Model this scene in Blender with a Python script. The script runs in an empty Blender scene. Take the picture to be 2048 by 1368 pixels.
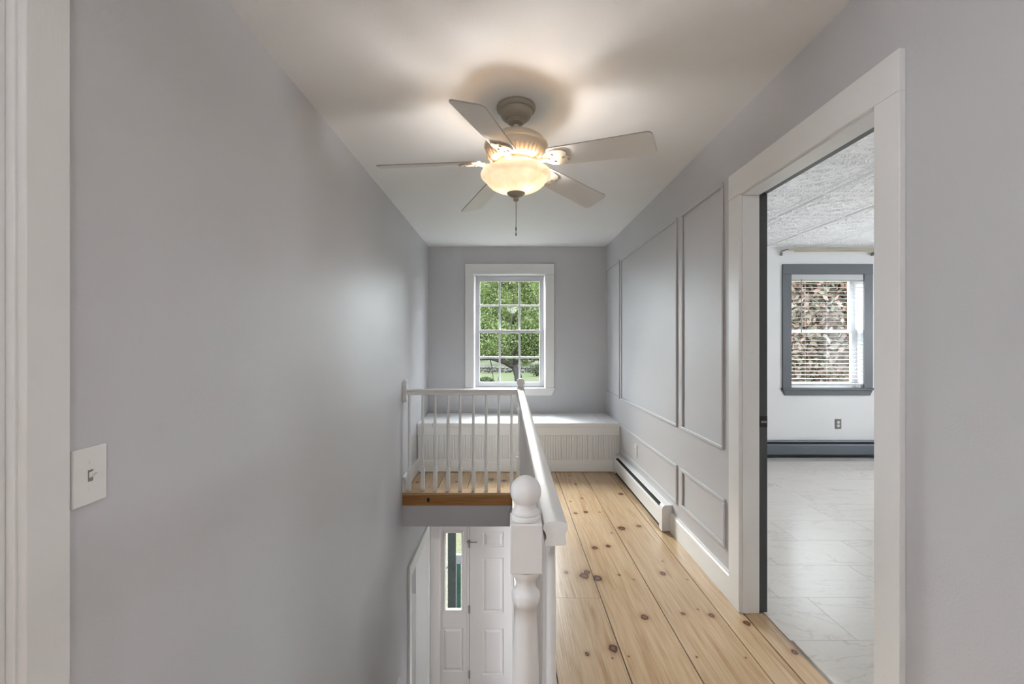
import bpy, bmesh, math, random
from mathutils import Vector, Matrix
random.seed(7)
S = bpy.context.scene
COL = S.collection
PI = math.pi

# ------------------------------------------------------------------ camera
FPX = 880.0                      # focal length in pixels of the 2048 px frame
CAMZ = 1.304
cd = bpy.data.cameras.new('camera'); cam = bpy.data.objects.new('camera', cd); COL.objects.link(cam)
cam.location = (0, 0, CAMZ); cam.rotation_euler = (PI/2, 0, 0)
cd.sensor_width = 36; cd.lens = FPX*36/2048
cd.shift_x = 7/2048; cd.shift_y = 4/2048
cd.clip_start = 0.02; cd.clip_end = 300
S.camera = cam
# ------------------------------------------------------------------ world, sun, exposure
w = bpy.data.worlds.new('sky'); S.world = w; w.use_nodes = True
bg = w.node_tree.nodes['Background']; bg.inputs[0].default_value = (0.88, 0.93, 1.0, 1); bg.inputs[1].default_value = 7.9
sl = bpy.data.lights.new('sun', 'SUN'); sun = bpy.data.objects.new('sun', sl); COL.objects.link(sun)
sl.energy = 15.5; sl.angle = math.radians(50); sl.color = (1.0, 0.98, 0.95)
sun.rotation_euler = (math.radians(-57), 0, math.radians(8))      # soft bright sky beyond the window wall
S.view_settings.view_transform = 'Standard'; S.view_settings.look = 'None'
S.view_settings.exposure = 1.02; S.view_settings.gamma = 1.0; S.view_settings.use_curve_mapping = False
try:
    S.cycles.max_bounces = 7; S.cycles.diffuse_bounces = 4; S.cycles.transparent_max_bounces = 16
    S.cycles.sample_clamp_indirect = 6; S.cycles.adaptive_threshold = .04; S.cycles.caustics_reflective = False; S.cycles.caustics_refractive = False
except Exception: pass
LAMP_FAN, FILL_HALL, FILL_BED, FILL_ENTRY, FILL_SIDE = 8.5, 15, 6, 19, 14  # fan bowl light first, then the added unseen fill lamps

# ------------------------------------------------------------------ helpers
def obj(name, me, mat=None, parent=None):
    if isinstance(me, bmesh.types.BMesh):
        bm = me; me = bpy.data.meshes.new(name); bm.to_mesh(me); bm.free()
    o = bpy.data.objects.new(name, me); COL.objects.link(o)
    if mat is not None and len(me.materials) == 0: me.materials.append(mat)
    if parent is not None: o.parent = parent
    return o
def tag(o, label=None, cat=None, group=None, kind=None):
    if label: o['label'] = label
    if cat: o['category'] = cat
    if group: o['group'] = group
    if kind: o['kind'] = kind
    return o
def empty(name, loc=(0, 0, 0)):
    o = bpy.data.objects.new(name, None); COL.objects.link(o); o.location = loc; o.empty_display_size = .1
    return o
def box(bm, x0, x1, y0, y1, z0, z1, bev=0.0):
    vs = [bm.verts.new(p) for p in ((x0,y0,z0),(x1,y0,z0),(x1,y1,z0),(x0,y1,z0),(x0,y0,z1),(x1,y0,z1),(x1,y1,z1),(x0,y1,z1))]
    fs = [bm.faces.new([vs[i] for i in q]) for q in ((3,2,1,0),(4,5,6,7),(0,1,5,4),(1,2,6,5),(2,3,7,6),(3,0,4,7))]
    if bev:
        es = list({e for f in fs for e in f.edges})
        bmesh.ops.bevel(bm, geom=es, offset=bev, segments=2, affect='EDGES', profile=.5)
def mbox(name, x0, x1, y0, y1, z0, z1, mat, parent=None, bev=0.0):
    bm = bmesh.new(); box(bm, x0, x1, y0, y1, z0, z1, bev)
    return obj(name, bm, mat, parent)
def smooth(o, ang=40):
    for p in o.data.polygons: p.use_smooth = True
    try: o.data.set_sharp_from_angle(angle=math.radians(ang))
    except Exception: pass
    return o
def lathe(bm, prof, cx=0, cy=0, n=32, caps=True):
    rings = []
    for r, z in prof:
        rings.append([bm.verts.new((cx + r*math.cos(2*PI*i/n), cy + r*math.sin(2*PI*i/n), z)) for i in range(n)])
    for a, b in zip(rings[:-1], rings[1:]):
        for i in range(n):
            j = (i+1) % n
            bm.faces.new((a[i], a[j], b[j], b[i]))
    if caps:
        for r in (rings[0], rings[-1]):
            try: bm.faces.new(r)
            except Exception: pass
    bmesh.ops.recalc_face_normals(bm, faces=bm.faces[:])
def tube(bm, pts, rads, n=8):
    pts = [Vector(p) for p in pts]; rings = []
    for i, p in enumerate(pts):
        d = (pts[min(i+1, len(pts)-1)] - pts[max(i-1, 0)]).normalized()
        a = d.orthogonal().normalized() if i == 0 else (rings_a - d*rings_a.dot(d)).normalized()
        rings_a = a; b = d.cross(a)
        r = rads[i] if isinstance(rads, (list, tuple)) else rads
        rings.append([bm.verts.new(p + (a*math.cos(2*PI*k/n) + b*math.sin(2*PI*k/n))*r) for k in range(n)])
    for A, B in zip(rings[:-1], rings[1:]):
        for k in range(n):
            bm.faces.new((A[k], A[(k+1) % n], B[(k+1) % n], B[k]))
    bm.faces.new(rings[0][::-1]); bm.faces.new(rings[-1])
def prism(bm, prof, axis, a, b):
    """closed 2-D profile extruded from a to b along axis; profile holds the other two coordinates in order"""
    def P(u, v, t): return {'x': (t, u, v), 'y': (u, t, v), 'z': (u, v, t)}[axis]
    A = [bm.verts.new(P(u, v, a)) for u, v in prof]; B = [bm.verts.new(P(u, v, b)) for u, v in prof]
    n = len(prof)
    for i in range(n): bm.faces.new((A[i], A[(i+1) % n], B[(i+1) % n], B[i]))
    bm.faces.new(A[::-1]); bm.faces.new(B)
    bmesh.ops.recalc_face_normals(bm, faces=bm.faces[:])
def grid_wall(axis, p0, p1, u0, u1, v0, v1, holes):
    """wall slab between p0 and p1 on axis ('x' or 'y'); u runs along the wall, v is z; rectangular holes (u0,u1,v0,v1)"""
    us = sorted({u0, u1, *[h[0] for h in holes], *[h[1] for h in holes]}); us = [u for u in us if u0 <= u <= u1]
    vs = sorted({v0, v1, *[h[2] for h in holes], *[h[3] for h in holes]}); vs = [v for v in vs if v0 <= v <= v1]
    bm = bmesh.new(); cache = {}
    def V(p, u, v):
        k = (p, u, v)
        if k not in cache: cache[k] = bm.verts.new((p, u, v) if axis == 'x' else (u, p, v))
        return cache[k]
    nu, nv = len(us)-1, len(vs)-1
    def solid(i, j):
        if i < 0 or j < 0 or i >= nu or j >= nv: return False
        cu, cv = (us[i]+us[i+1])/2, (vs[j]+vs[j+1])/2
        return not any(h[0] < cu < h[1] and h[2] < cv < h[3] for h in holes)
    for i in range(nu):
        for j in range(nv):
            if not solid(i, j): continue
            a, b, c, d = us[i], us[i+1], vs[j], vs[j+1]
            for p in (p0, p1): bm.faces.new((V(p,a,c), V(p,b,c), V(p,b,d), V(p,a,d)))
            for (di, dj, q) in ((-1,0,((a,c),(a,d))), (1,0,((b,c),(b,d))), (0,-1,((a,c),(b,c))), (0,1,((a,d),(b,d)))):
                if not solid(i+di, j+dj):
                    (m, n), (k, l) = q
                    bm.faces.new((V(p0,m,n), V(p1,m,n), V(p1,k,l), V(p0,k,l)))
    bmesh.ops.recalc_face_normals(bm, faces=bm.faces[:])
    return bm

# ------------------------------------------------------------------ materials
def nodes(m): return m.node_tree.nodes, m.node_tree.links
def base(name, color, rough=.5, metal=0.0, spec=.5):
    m = bpy.data.materials.new(name); m.use_nodes = True
    p = m.node_tree.nodes['Principled BSDF']
    p.inputs['Base Color'].default_value = (*color, 1); p.inputs['Roughness'].default_value = rough
    p.inputs['Metallic'].default_value = metal; p.inputs['Specular IOR Level'].default_value = spec
    return m, p
def paint(name, color, rough=.5, bump=.05, scale=120, var=.03, spec=.5, stretch=(1, 1, 1)):
    m, p = base(name, color, rough, 0, spec); N, L = nodes(m)
    g = N.new('ShaderNodeNewGeometry'); mp = N.new('ShaderNodeMapping'); mp.inputs['Scale'].default_value = stretch
    L.new(g.outputs['Position'], mp.inputs[0])
    n1 = N.new('ShaderNodeTexNoise'); n1.inputs['Scale'].default_value = scale; n1.inputs['Detail'].default_value = 3
    L.new(mp.outputs[0], n1.inputs['Vector'])
    b = N.new('ShaderNodeBump'); b.inputs['Strength'].default_value = bump; b.inputs['Distance'].default_value = .01
    L.new(n1.outputs['Fac'], b.inputs['Height']); L.new(b.outputs[0], p.inputs['Normal'])
    n2 = N.new('ShaderNodeTexNoise'); n2.inputs['Scale'].default_value = 2.3; n2.inputs['Detail'].default_value = 2
    L.new(g.outputs['Position'], n2.inputs['Vector'])
    r = N.new('ShaderNodeValToRGB'); L.new(n2.outputs['Fac'], r.inputs[0])
    r.color_ramp.elements[0].position = .3; r.color_ramp.elements[1].position = .7
    r.color_ramp.elements[0].color = (*[c*(1-var) for c in color], 1); r.color_ramp.elements[1].color = (*[min(1, c*(1+var)) for c in color], 1)
    L.new(r.outputs[0], p.inputs['Base Color'])
    return m
M = {}
M['wall'] = paint('wall_paint_grey', (.585, .582, .606), .47, .06, 140, .01)
M['wall_white'] = paint('wall_paint_white', (.80, .80, .80), .5, .04, 120, .01)
M['ceiling'] = paint('ceiling_paint', (.90, .90, .90), .6, .05, 120, .01)
M['trim'] = paint('trim_paint_white', (.82, .82, .82), .34, .05, 160, .012, .5, (1, 1, .35))
M['trim_grey'] = paint('trim_paint_slate', (.115, .128, .142), .4, .1, 70, .03, .5, (1, 1, .35))
M['dark_jamb'] = paint('jamb_paint_charcoal', (.060, .066, .070), .4, .1, 70, .05)
M['bench'] = paint('bench_paint_white', (.88, .88, .88), .38, .06, 60, .01)
M['heater'] = paint('heater_enamel_white', (.76, .77, .78), .32, .02, 60, .02)
M['heater_grey'] = paint('heater_paint_slate', (.125, .145, .17), .35, .03, 60, .05)
M['black'] = paint('dark_void', (.012, .012, .014), .6, .05, 60, .2)
M['plate'] = paint('plastic_white', (.82, .82, .80), .25, .0, 60, .0)
M['plate_grey'] = paint('plate_grey', (.20, .20, .19), .3, .0, 60, .0)
M['vinyl'] = paint('sash_vinyl_white', (.62, .62, .645), .3, .02, 60, .01)
M['blind'] = paint('blind_slat_white', (.55, .56, .56), .4, .0, 60, .0)
M['metal'] = paint('hinge_metal', (.25, .23, .21), .35, .05, 60, .1)
M['brass'] = paint('rod_champagne', (.48, .42, .30), .35, .02, 60, .05)
M['strike'] = paint('strike_black', (.015, .015, .016), .3, .05, 60, .1)
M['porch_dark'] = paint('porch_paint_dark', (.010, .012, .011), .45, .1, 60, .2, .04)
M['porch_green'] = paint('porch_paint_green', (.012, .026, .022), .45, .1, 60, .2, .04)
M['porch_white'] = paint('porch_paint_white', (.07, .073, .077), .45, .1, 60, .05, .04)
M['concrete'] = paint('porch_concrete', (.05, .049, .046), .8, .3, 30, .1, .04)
M['stone'] = paint('field_stone', (.06, .058, .056), .85, .6, 9, .35, .04)
M['bark'] = paint('bark', (.022, .019, .018), .9, .8, 14, .35, .03, (1, 1, .3))
M['fan_cream'] = paint('fan_cream', (.60, .53, .42), .38, .06, 40, .05)
M['fan_bronze'] = paint('fan_pewter', (.34, .30, .24), .35, .05, 40, .05)
M['blade'] = paint('fan_blade_white', (.80, .79, .77), .38, .03, 40, .03, .5, (3, 3, 3))
M['blade_edge'] = paint('fan_blade_edge', (.40, .37, .33), .5, .03, 40, .1)
M['door_white'] = paint('door_paint_white', (.74, .71, .69), .35, .05, 70, .012)
M['chain'] = paint('chain_metal', (.20, .18, .15), .35, .05, 60, .1)

def glass_mat():
    m = bpy.data.materials.new('window_glass'); m.use_nodes = True; N, L = nodes(m); N.clear()
    o = N.new('ShaderNodeOutputMaterial'); t = N.new('ShaderNodeBsdfTransparent'); t.inputs[0].default_value = (.95, .97, .96, 1)
    g = N.new('ShaderNodeBsdfGlossy'); g.inputs['Roughness'].default_value = .02
    mx = N.new('ShaderNodeMixShader'); mx.inputs[0].default_value = .008; L.new(t.outputs[0], mx.inputs[1]); L.new(g.outputs[0], mx.inputs[2])
    L.new(mx.outputs[0], o.inputs[0]); return m
M['glass'] = glass_mat()

def leaf_mat(name, cols, k=.17):
    m = bpy.data.materials.new(name); m.use_nodes = True; N, L = nodes(m); N.clear()
    o = N.new('ShaderNodeOutputMaterial'); g = N.new('ShaderNodeNewGeometry')
    r = N.new('ShaderNodeValToRGB'); L.new(g.outputs['Random Per Island'], r.inputs[0])
    e = r.color_ramp.elements
    for i, c in enumerate(cols):
        el = e[i] if i < 2 else e.new(1)
        el.position = i/(len(cols)-1); el.color = (*[v*k for v in c], 1)
    d = N.new('ShaderNodeBsdfDiffuse'); t = N.new('ShaderNodeBsdfTranslucent')
    L.new(r.outputs[0], d.inputs[0]); L.new(r.outputs[0], t.inputs[0])
    mx = N.new('ShaderNodeMixShader'); mx.inputs[0].default_value = .45
    L.new(d.outputs[0], mx.inputs[1]); L.new(t.outputs[0], mx.inputs[2]); L.new(mx.outputs[0], o.inputs[0]); return m
M['leaf_apple'] = leaf_mat('leaf_apple', [(.16,.26,.08), (.40,.58,.16), (.58,.76,.26), (.75,.85,.48), (.34,.38,.24)], .21)
M['leaf_back'] = leaf_mat('leaf_back', [(.20,.34,.12), (.40,.58,.22), (.55,.68,.34), (.70,.76,.52)])
M['leaf_brown'] = leaf_mat('leaf_brown', [(.26,.20,.15), (.45,.36,.28), (.55,.33,.26), (.60,.55,.46), (.36,.36,.24)], .34)
M['leaf_shrub'] = leaf_mat('leaf_shrub', [(.16,.20,.10), (.34,.38,.22), (.50,.50,.36)])

def ground_mat():
    m, p = base('lawn', (.3,.4,.15), .95, 0, .1); N, L = nodes(m)
    g = N.new('ShaderNodeNewGeometry')
    n = N.new('ShaderNodeTexNoise'); n.inputs['Scale'].default_value = .35; n.inputs['Detail'].default_value = 6
    n2 = N.new('ShaderNodeTexNoise'); n2.inputs['Scale'].default_value = 22; n2.inputs['Detail'].default_value = 4
    L.new(g.outputs['Position'], n.inputs['Vector']); L.new(g.outputs['Position'], n2.inputs['Vector'])
    r = N.new('ShaderNodeValToRGB'); L.new(n.outputs['Fac'], r.inputs[0])
    e = r.color_ramp.elements; e[0].position = .38; e[0].color = (.028,.044,.013,1); e[1].position = .64; e[1].color = (.046,.045,.026,1)
    r2 = N.new('ShaderNodeValToRGB'); L.new(n2.outputs['Fac'], r2.inputs[0])
    r2.color_ramp.elements[0].position = .3; r2.color_ramp.elements[0].color = (.5,.5,.5,1); r2.color_ramp.elements[1].position = .7; r2.color_ramp.elements[1].color = (1.2,1.2,1.2,1)
    mx = N.new('ShaderNodeMix'); mx.data_type = 'RGBA'; mx.blend_type = 'MULTIPLY'; mx.inputs[0].default_value = 1
    L.new(r.outputs[0], mx.inputs[6]); L.new(r2.outputs[0], mx.inputs[7]); L.new(mx.outputs[2], p.inputs['Base Color']); return m
M['lawn'] = ground_mat()

def P2F(px, py):                  # a point of the upstairs floor seen at a pixel of the photograph (for the knots in the boards)
    d = CAMZ*FPX/(py-688); return (px-1017)/FPX*d, d
KN = []
for zx, zy, h in ((150,370,13),(210,362,15),(290,363,6),(420,458,24),(520,445,16),(262,572,19),(340,562,16),(415,257,15),(95,715,14),
                  (200,735,32),(215,715,22),(278,750,30),(405,730,9),(660,722,19),(658,650,5),(552,977,26),(777,957,14),(945,968,20),(865,932,6),
                  (1152,1012,22),(1430,1182,20),(370,1160,32),(218,1192,17),(365,1217,6),(490,757,6),(360,485,6),(185,282,7),(115,150,6),(150,200,8),(120,300,5),(1145,1215,6),(805,757,6),(858,1210,7),(460,1207,6)):
    x, y = P2F(1100+.3421*zx, 900+.3421*zy); KN.append((x, y, h*.29/FPX*y))
for zx, zy, h in ((830,897,22),(935,907,18),(225,920,12),(545,915,12)):
    x, y = P2F(780+.2441*zx, 740+.2441*zy); KN.append((x, y, h*.2441/FPX*y))

def pine_mat(name, knots, tint=(1, 1, 1), across=False):
    m, p = base(name, (.7,.5,.3), .3, 0, .45); N, L = nodes(m)
    g = N.new('ShaderNodeNewGeometry'); oi = N.new('ShaderNodeObjectInfo')
    P = g.outputs['Position']
    mind = None
    for (x, y, r) in knots:
        a = N.new('ShaderNodeVectorMath'); a.operation = 'MULTIPLY_ADD'
        a.inputs[1].default_value = (1/r, 1/(r*1.25), 0); a.inputs[2].default_value = (-x/r, -y/(r*1.25), 0); L.new(P, a.inputs[0])
        l = N.new('ShaderNodeVectorMath'); l.operation = 'LENGTH'; L.new(a.outputs[0], l.inputs[0])
        if mind is None: mind = l.outputs['Value']
        else:
            mn = N.new('ShaderNodeMath'); mn.operation = 'MINIMUM'; L.new(mind, mn.inputs[0]); L.new(l.outputs['Value'], mn.inputs[1]); mind = mn.outputs[0]
    off = N.new('ShaderNodeVectorMath'); off.operation = 'MULTIPLY_ADD'; off.inputs[1].default_value = (3.1, 9.7, 1.3)
    L.new(oi.outputs['Random'], off.inputs[0]); L.new(P, off.inputs[2])
    mp = N.new('ShaderNodeMapping'); mp.inputs['Scale'].default_value = (1.1, 16, 16) if across else (16, 1.1, 16); L.new(off.outputs[0], mp.inputs[0])
    n = N.new('ShaderNodeTexNoise'); n.inputs['Scale'].default_value = 1.6; n.inputs['Detail'].default_value = 5; n.inputs['Distortion'].default_value = 1.2
    L.new(mp.outputs[0], n.inputs['Vector'])
    mp2 = N.new('ShaderNodeMapping'); mp2.inputs['Scale'].default_value = (1.6, 60, 60) if across else (60, 1.6, 60); L.new(off.outputs[0], mp2.inputs[0])
    n2 = N.new('ShaderNodeTexNoise'); n2.inputs['Scale'].default_value = 3; n2.inputs['Detail'].default_value = 3; L.new(mp2.outputs[0], n2.inputs['Vector'])
    r1 = N.new('ShaderNodeValToRGB'); L.new(n.outputs['Fac'], r1.inputs[0]); e = r1.color_ramp.elements
    T = lambda c: (c[0]*tint[0], c[1]*tint[1], c[2]*tint[2], 1)
    e[0].position = .28; e[0].color = T((.44,.277,.148)); e[1].position = .66; e[1].color = T((.62,.462,.300))
    k = e.new(.45); k.color = T((.555,.395,.240))
    r2 = N.new('ShaderNodeValToRGB'); L.new(n2.outputs['Fac'], r2.inputs[0])
    r2.color_ramp.elements[0].position = .3; r2.color_ramp.elements[0].color = (.84,.80,.75,1); r2.color_ramp.elements[1].position = .65; r2.color_ramp.elements[1].color = (1.04,1.04,1.04,1)
    mx = N.new('ShaderNodeMix'); mx.data_type = 'RGBA'; mx.blend_type = 'MULTIPLY'; mx.inputs[0].default_value = 1
    L.new(r1.outputs[0], mx.inputs[6]); L.new(r2.outputs[0], mx.inputs[7]); col = mx.outputs[2]
    if mind is not None:
        nk = N.new('ShaderNodeTexNoise'); nk.inputs['Scale'].default_value = 45; L.new(P, nk.inputs['Vector'])
        ad = N.new('ShaderNodeMath'); ad.operation = 'MULTIPLY_ADD'; ad.inputs[1].default_value = .8; L.new(nk.outputs['Fac'], ad.inputs[0]); L.new(mind, ad.inputs[2])
        kc = N.new('ShaderNodeValToRGB'); dv = N.new('ShaderNodeMath'); dv.operation = 'MULTIPLY'; dv.inputs[1].default_value = .25
        L.new(ad.outputs[0], dv.inputs[0]); L.new(dv.outputs[0], kc.inputs[0]); e = kc.color_ramp.elements
        e[0].position = 0; e[0].color = (.42,.25,.16,1); e[1].position = 1; e[1].color = (1,1,1,1)
        for pos, c in ((.20,(.36,.20,.12,1)), (.26,(.13,.065,.045,1)), (.325,(.12,.06,.04,1)), (.37,(.80,.70,.62,1)), (.62,(.95,.92,.89,1))):
            q = e.new(pos); q.color = c
        m2 = N.new('ShaderNodeMix'); m2.data_type = 'RGBA'; m2.blend_type = 'MULTIPLY'; m2.inputs[0].default_value = 1
        L.new(col, m2.inputs[6]); L.new(kc.outputs[0], m2.inputs[7]); col = m2.outputs[2]
    hs = N.new('ShaderNodeHueSaturation'); L.new(col, hs.inputs['Color'])
    mr = N.new('ShaderNodeMapRange'); mr.inputs[3].default_value = .94; mr.inputs[4].default_value = 1.06; L.new(oi.outputs['Random'], mr.inputs[0]); L.new(mr.outputs[0], hs.inputs['Value'])
    L.new(hs.outputs[0], p.inputs['Base Color'])
    b = N.new('ShaderNodeBump'); b.inputs['Strength'].default_value = .06; b.inputs['Distance'].default_value = .01; L.new(n2.outputs['Fac'], b.inputs['Height']); L.new(b.outputs[0], p.inputs['Normal'])
    return m
M['pine'] = pine_mat('pine_boards', KN)
M['pine_nose'] = pine_mat('pine_nosing', [], (1, .95, .88), True)
M['pine_dark'] = pine_mat('pine_fascia', [], (.78, .52, .30), True)

def marble_mat():
    m, p = base('marble_tile', (.8,.8,.8), .22, 0, .4); N, L = nodes(m)
    g = N.new('ShaderNodeNewGeometry'); oi = N.new('ShaderNodeObjectInfo')
    off = N.new('ShaderNodeVectorMath'); off.operation = 'MULTIPLY_ADD'; off.inputs[1].default_value = (13.1, 7.7, 5.3); L.new(oi.outputs['Random'], off.inputs[0]); L.new(g.outputs['Position'], off.inputs[2])
    rot = N.new('ShaderNodeMapping'); rot.inputs['Rotation'].default_value = (0, 0, .6); rot.inputs['Scale'].default_value = (.8, 3.2, 1); L.new(off.outputs[0], rot.inputs[0])
    fac = None
    for sc, wd, st in ((1.1, .012, .55), (2.6, .010, .35)):
        n = N.new('ShaderNodeTexNoise'); n.inputs['Scale'].default_value = sc; n.inputs['Detail'].default_value = 7; n.inputs['Roughness'].default_value = .6; n.inputs['Distortion'].default_value = 1.0
        L.new(rot.outputs[0], n.inputs['Vector'])
        s = N.new('ShaderNodeMath'); s.operation = 'SUBTRACT'; s.inputs[1].default_value = .5; L.new(n.outputs['Fac'], s.inputs[0])
        a = N.new('ShaderNodeMath'); a.operation = 'ABSOLUTE'; L.new(s.outputs[0], a.inputs[0])
        mr = N.new('ShaderNodeMapRange'); mr.inputs[1].default_value = 0; mr.inputs[2].default_value = wd; mr.inputs[3].default_value = st; mr.inputs[4].default_value = 0; L.new(a.outputs[0], mr.inputs[0])
        if fac is None: fac = mr.outputs[0]
        else:
            mxm = N.new('ShaderNodeMath'); mxm.operation = 'MAXIMUM'; L.new(fac, mxm.inputs[0]); L.new(mr.outputs[0], mxm.inputs[1]); fac = mxm.outputs[0]
    n3 = N.new('ShaderNodeTexNoise'); n3.inputs['Scale'].default_value = 1.4; L.new(off.outputs[0], n3.inputs['Vector'])
    ms = N.new('ShaderNodeMath'); ms.operation = 'MULTIPLY'; L.new(fac, ms.inputs[0]); L.new(n3.outputs['Fac'], ms.inputs[1])
    mx = N.new('ShaderNodeMix'); mx.data_type = 'RGBA'; L.new(ms.outputs[0], mx.inputs[0]); mx.inputs[6].default_value = (.78,.74,.69,1); mx.inputs[7].default_value = (.34,.31,.27,1)
    L.new(mx.outputs[2], p.inputs['Base Color']); return m
M['marble'] = marble_mat()
M['grout'] = paint('grout', (.42,.41,.39), .8, .1, 60, .05)

def tin_mat():
    m, p = base('pressed_tin_white', (.90,.90,.90), .4, 0, .5); N, L = nodes(m)
    tc = N.new('ShaderNodeTexCoord')
    v = N.new('ShaderNodeTexNoise'); v.inputs['Scale'].default_value = 7; v.inputs['Detail'].default_value = 3; v.inputs['Distortion'].default_value = 2.5; L.new(tc.outputs['Object'], v.inputs['Vector'])
    wv = N.new('ShaderNodeMath'); wv.operation = 'SINE'; mu = N.new('ShaderNodeMath'); mu.operation = 'MULTIPLY'; mu.inputs[1].default_value = 30; L.new(v.outputs['Fac'], mu.inputs[0]); L.new(mu.outputs[0], wv.inputs[0])
    b = N.new('ShaderNodeBump'); b.inputs['Strength'].default_value = .22; b.inputs['Distance'].default_value = .012; L.new(wv.outputs[0], b.inputs['Height']); L.new(b.outputs[0], p.inputs['Normal']); return m
M['tin'] = tin_mat()

def bowl_mat():
    m = bpy.data.materials.new('alabaster_glass'); m.use_nodes = True; N, L = nodes(m); N.clear()
    o = N.new('ShaderNodeOutputMaterial'); g = N.new('ShaderNodeNewGeometry')
    n = N.new('ShaderNodeTexNoise'); n.inputs['Scale'].default_value = 11; n.inputs['Detail'].default_value = 5; n.inputs['Distortion'].default_value = .8; L.new(g.outputs['Position'], n.inputs['Vector'])
    r = N.new('ShaderNodeValToRGB'); L.new(n.outputs['Fac'], r.inputs[0]); e = r.color_ramp.elements
    e[0].position = .3; e[0].color = (.86,.60,.36,1); e[1].position = .68; e[1].color = (.95,.78,.56,1)
    t = N.new('ShaderNodeBsdfTranslucent'); d = N.new('ShaderNodeBsdfDiffuse'); gl = N.new('ShaderNodeBsdfGlossy'); gl.inputs['Roughness'].default_value = .25
    em = N.new('ShaderNodeEmission'); em.inputs[1].default_value = .33
    L.new(r.outputs[0], t.inputs[0]); L.new(r.outputs[0], d.inputs[0]); L.new(r.outputs[0], em.inputs[0])
    a = N.new('ShaderNodeMixShader'); a.inputs[0].default_value = .986; L.new(t.outputs[0], a.inputs[1]); L.new(d.outputs[0], a.inputs[2])
    b = N.new('ShaderNodeMixShader'); b.inputs[0].default_value = .05; L.new(a.outputs[0], b.inputs[1]); L.new(gl.outputs[0], b.inputs[2])
    ad = N.new('ShaderNodeAddShader'); L.new(b.outputs[0], ad.inputs[0]); L.new(em.outputs[0], ad.inputs[1]); L.new(ad.outputs[0], o.inputs[0]); return m
M['bowl'] = bowl_mat()

# ------------------------------------------------------------------ dimensions
XL, XR, CEIL, YF, YB = -.932, 1.136, 2.44, 5.128, -1.70     # left wall, right wall, ceiling, window wall, wall behind the camera
LOW = -2.83                                                  # floor of the entry hall
YLAND, YBEN = 3.864, 4.483                                   # landing edge, bench front
WX1, WX2, WZ0, WZ1 = -.403, .430, .792, 2.116                # hall window opening
BX1, BX2 = 3.287, 4.132                                      # bedroom window opening
XE = .04                                                     # edge of the hall floor along the stairwell

# ------------------------------------------------------------------ room shell
tag(obj('wall_left', grid_wall('x', XL, XL-.13, YB, YF, LOW, CEIL, [(-.03, .854, 0, 2.06), (4.137, 5.07, LOW, -.86)]), M['wall']), 'long smooth grey wall on the left above the stairwell', 'wall', None, 'structure')
tag(obj('wall_right', grid_wall('x', XR, XR+.105, YB, YF, 0, CEIL, [(1.326, 2.154, 0, 2.054)]), M['wall']), 'grey wall on the right with picture-frame mouldings', 'wall', None, 'structure')
tag(obj('wall_back', grid_wall('y', YF, YF+.21, XL-.13, XR+.055, -.30, CEIL, [(WX1-.02, WX2+.02, WZ0-.02, WZ1+.02)]), M['wall']), 'grey end wall holding the white six-over-six window', 'wall', None, 'structure')
tag(obj('wall_bedroom_back', grid_wall('y', YF, YF+.21, XR+.055, 6.0, -.16, CEIL, [(BX1-.02, BX2+.02, WZ0-.02, WZ1+.02)]), M['wall_white']), 'white bedroom wall holding the slate-trimmed window', 'wall', None, 'structure')
tag(obj('wall_entry', grid_wall('y', YF, YF+.21, -3.6, 2.6, LOW, -.30, [(-.80, .47, LOW, -.75)]), M['wall']), 'entry wall downstairs around the white front door', 'wall', None, 'structure')
tag(obj('wall_bedroom_right', grid_wall('x', 6.0, 6.1, -1.0, YF+.2, -.16, CEIL, [(2.0, 3.2, .8, 2.1)]), M['wall_white']), 'white bedroom side wall out of view', 'wall', None, 'structure')  # unseen opening added here to let daylight into the bedroom
tag(obj('wall_bedroom_front', grid_wall('y', -1.1, -1.0, XR+.105, 6.1, 0, CEIL, []), M['wall_white']), 'white bedroom wall nearest the camera', 'wall', None, 'structure')
tag(obj('wall_bedroom_left', grid_wall('x', XR+.105, XR+.109, -1.0, YF, 0, CEIL, [(1.326, 2.154, 0, 2.054)]), M['wall_white']), 'white bedroom side of the hall partition', 'wall', None, 'structure')
tag(obj('wall_front', grid_wall('y', YB-.15, YB, XL-.13, XR+.105, 0, CEIL, []), M['wall']), 'grey hall wall behind the camera', 'wall', None, 'structure')
tag(obj('wall_stair', grid_wall('x', XE+.02, XE+.14, .9, 4.2, LOW, -.03, []), M['wall']), 'grey wall below the hall floor beside the stairs', 'wall', None, 'structure')
tag(obj('wall_stair_back', grid_wall('y', .78, .9, XL-.13, XE+.14, LOW, -.03, []), M['wall']), 'grey wall under the top of the stairs', 'wall', None, 'structure')
tag(obj('wall_entry_front', grid_wall('y', .78, .9, XE+.14, 2.6, LOW, -.27, [(.8, 2.0, LOW+.7, LOW+2.1)]), M['wall']), 'grey entry hall wall with an unseen opening added for daylight behind the stairs', 'wall', None, 'structure')  # plain hole added so daylight reaches the entry from out of view
tag(obj('wall_entry_right', grid_wall('x', 2.5, 2.6, .9, YF, LOW, -.30, []), M['wall']), 'grey far right wall of the entry hall', 'wall', None, 'structure')
tag(mbox('ceiling', XL-.13, XR+.105, YB-.15, YF+.2, CEIL, CEIL+.12, M['ceiling']), 'smooth white hallway ceiling above the fan', 'ceiling', None, 'structure')
tag(mbox('ceiling_entry', -.02+XE, 2.6, .9, YF, -.30, -.27, M['ceiling']), 'white ceiling of the entry hall downstairs', 'ceiling', None, 'structure')
tag(mbox('ceiling_landing', XL, XE-.02, YLAND+.02, YF, -.30, -.27, M['ceiling']), 'white underside of the stair landing', 'ceiling', None, 'structure')
tag(mbox('floor_entry', -3.6, 2.6, .9, YF+.21, LOW-.1, LOW, M['grout']), 'entry hall floor downstairs', 'floor', None, 'structure')
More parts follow.
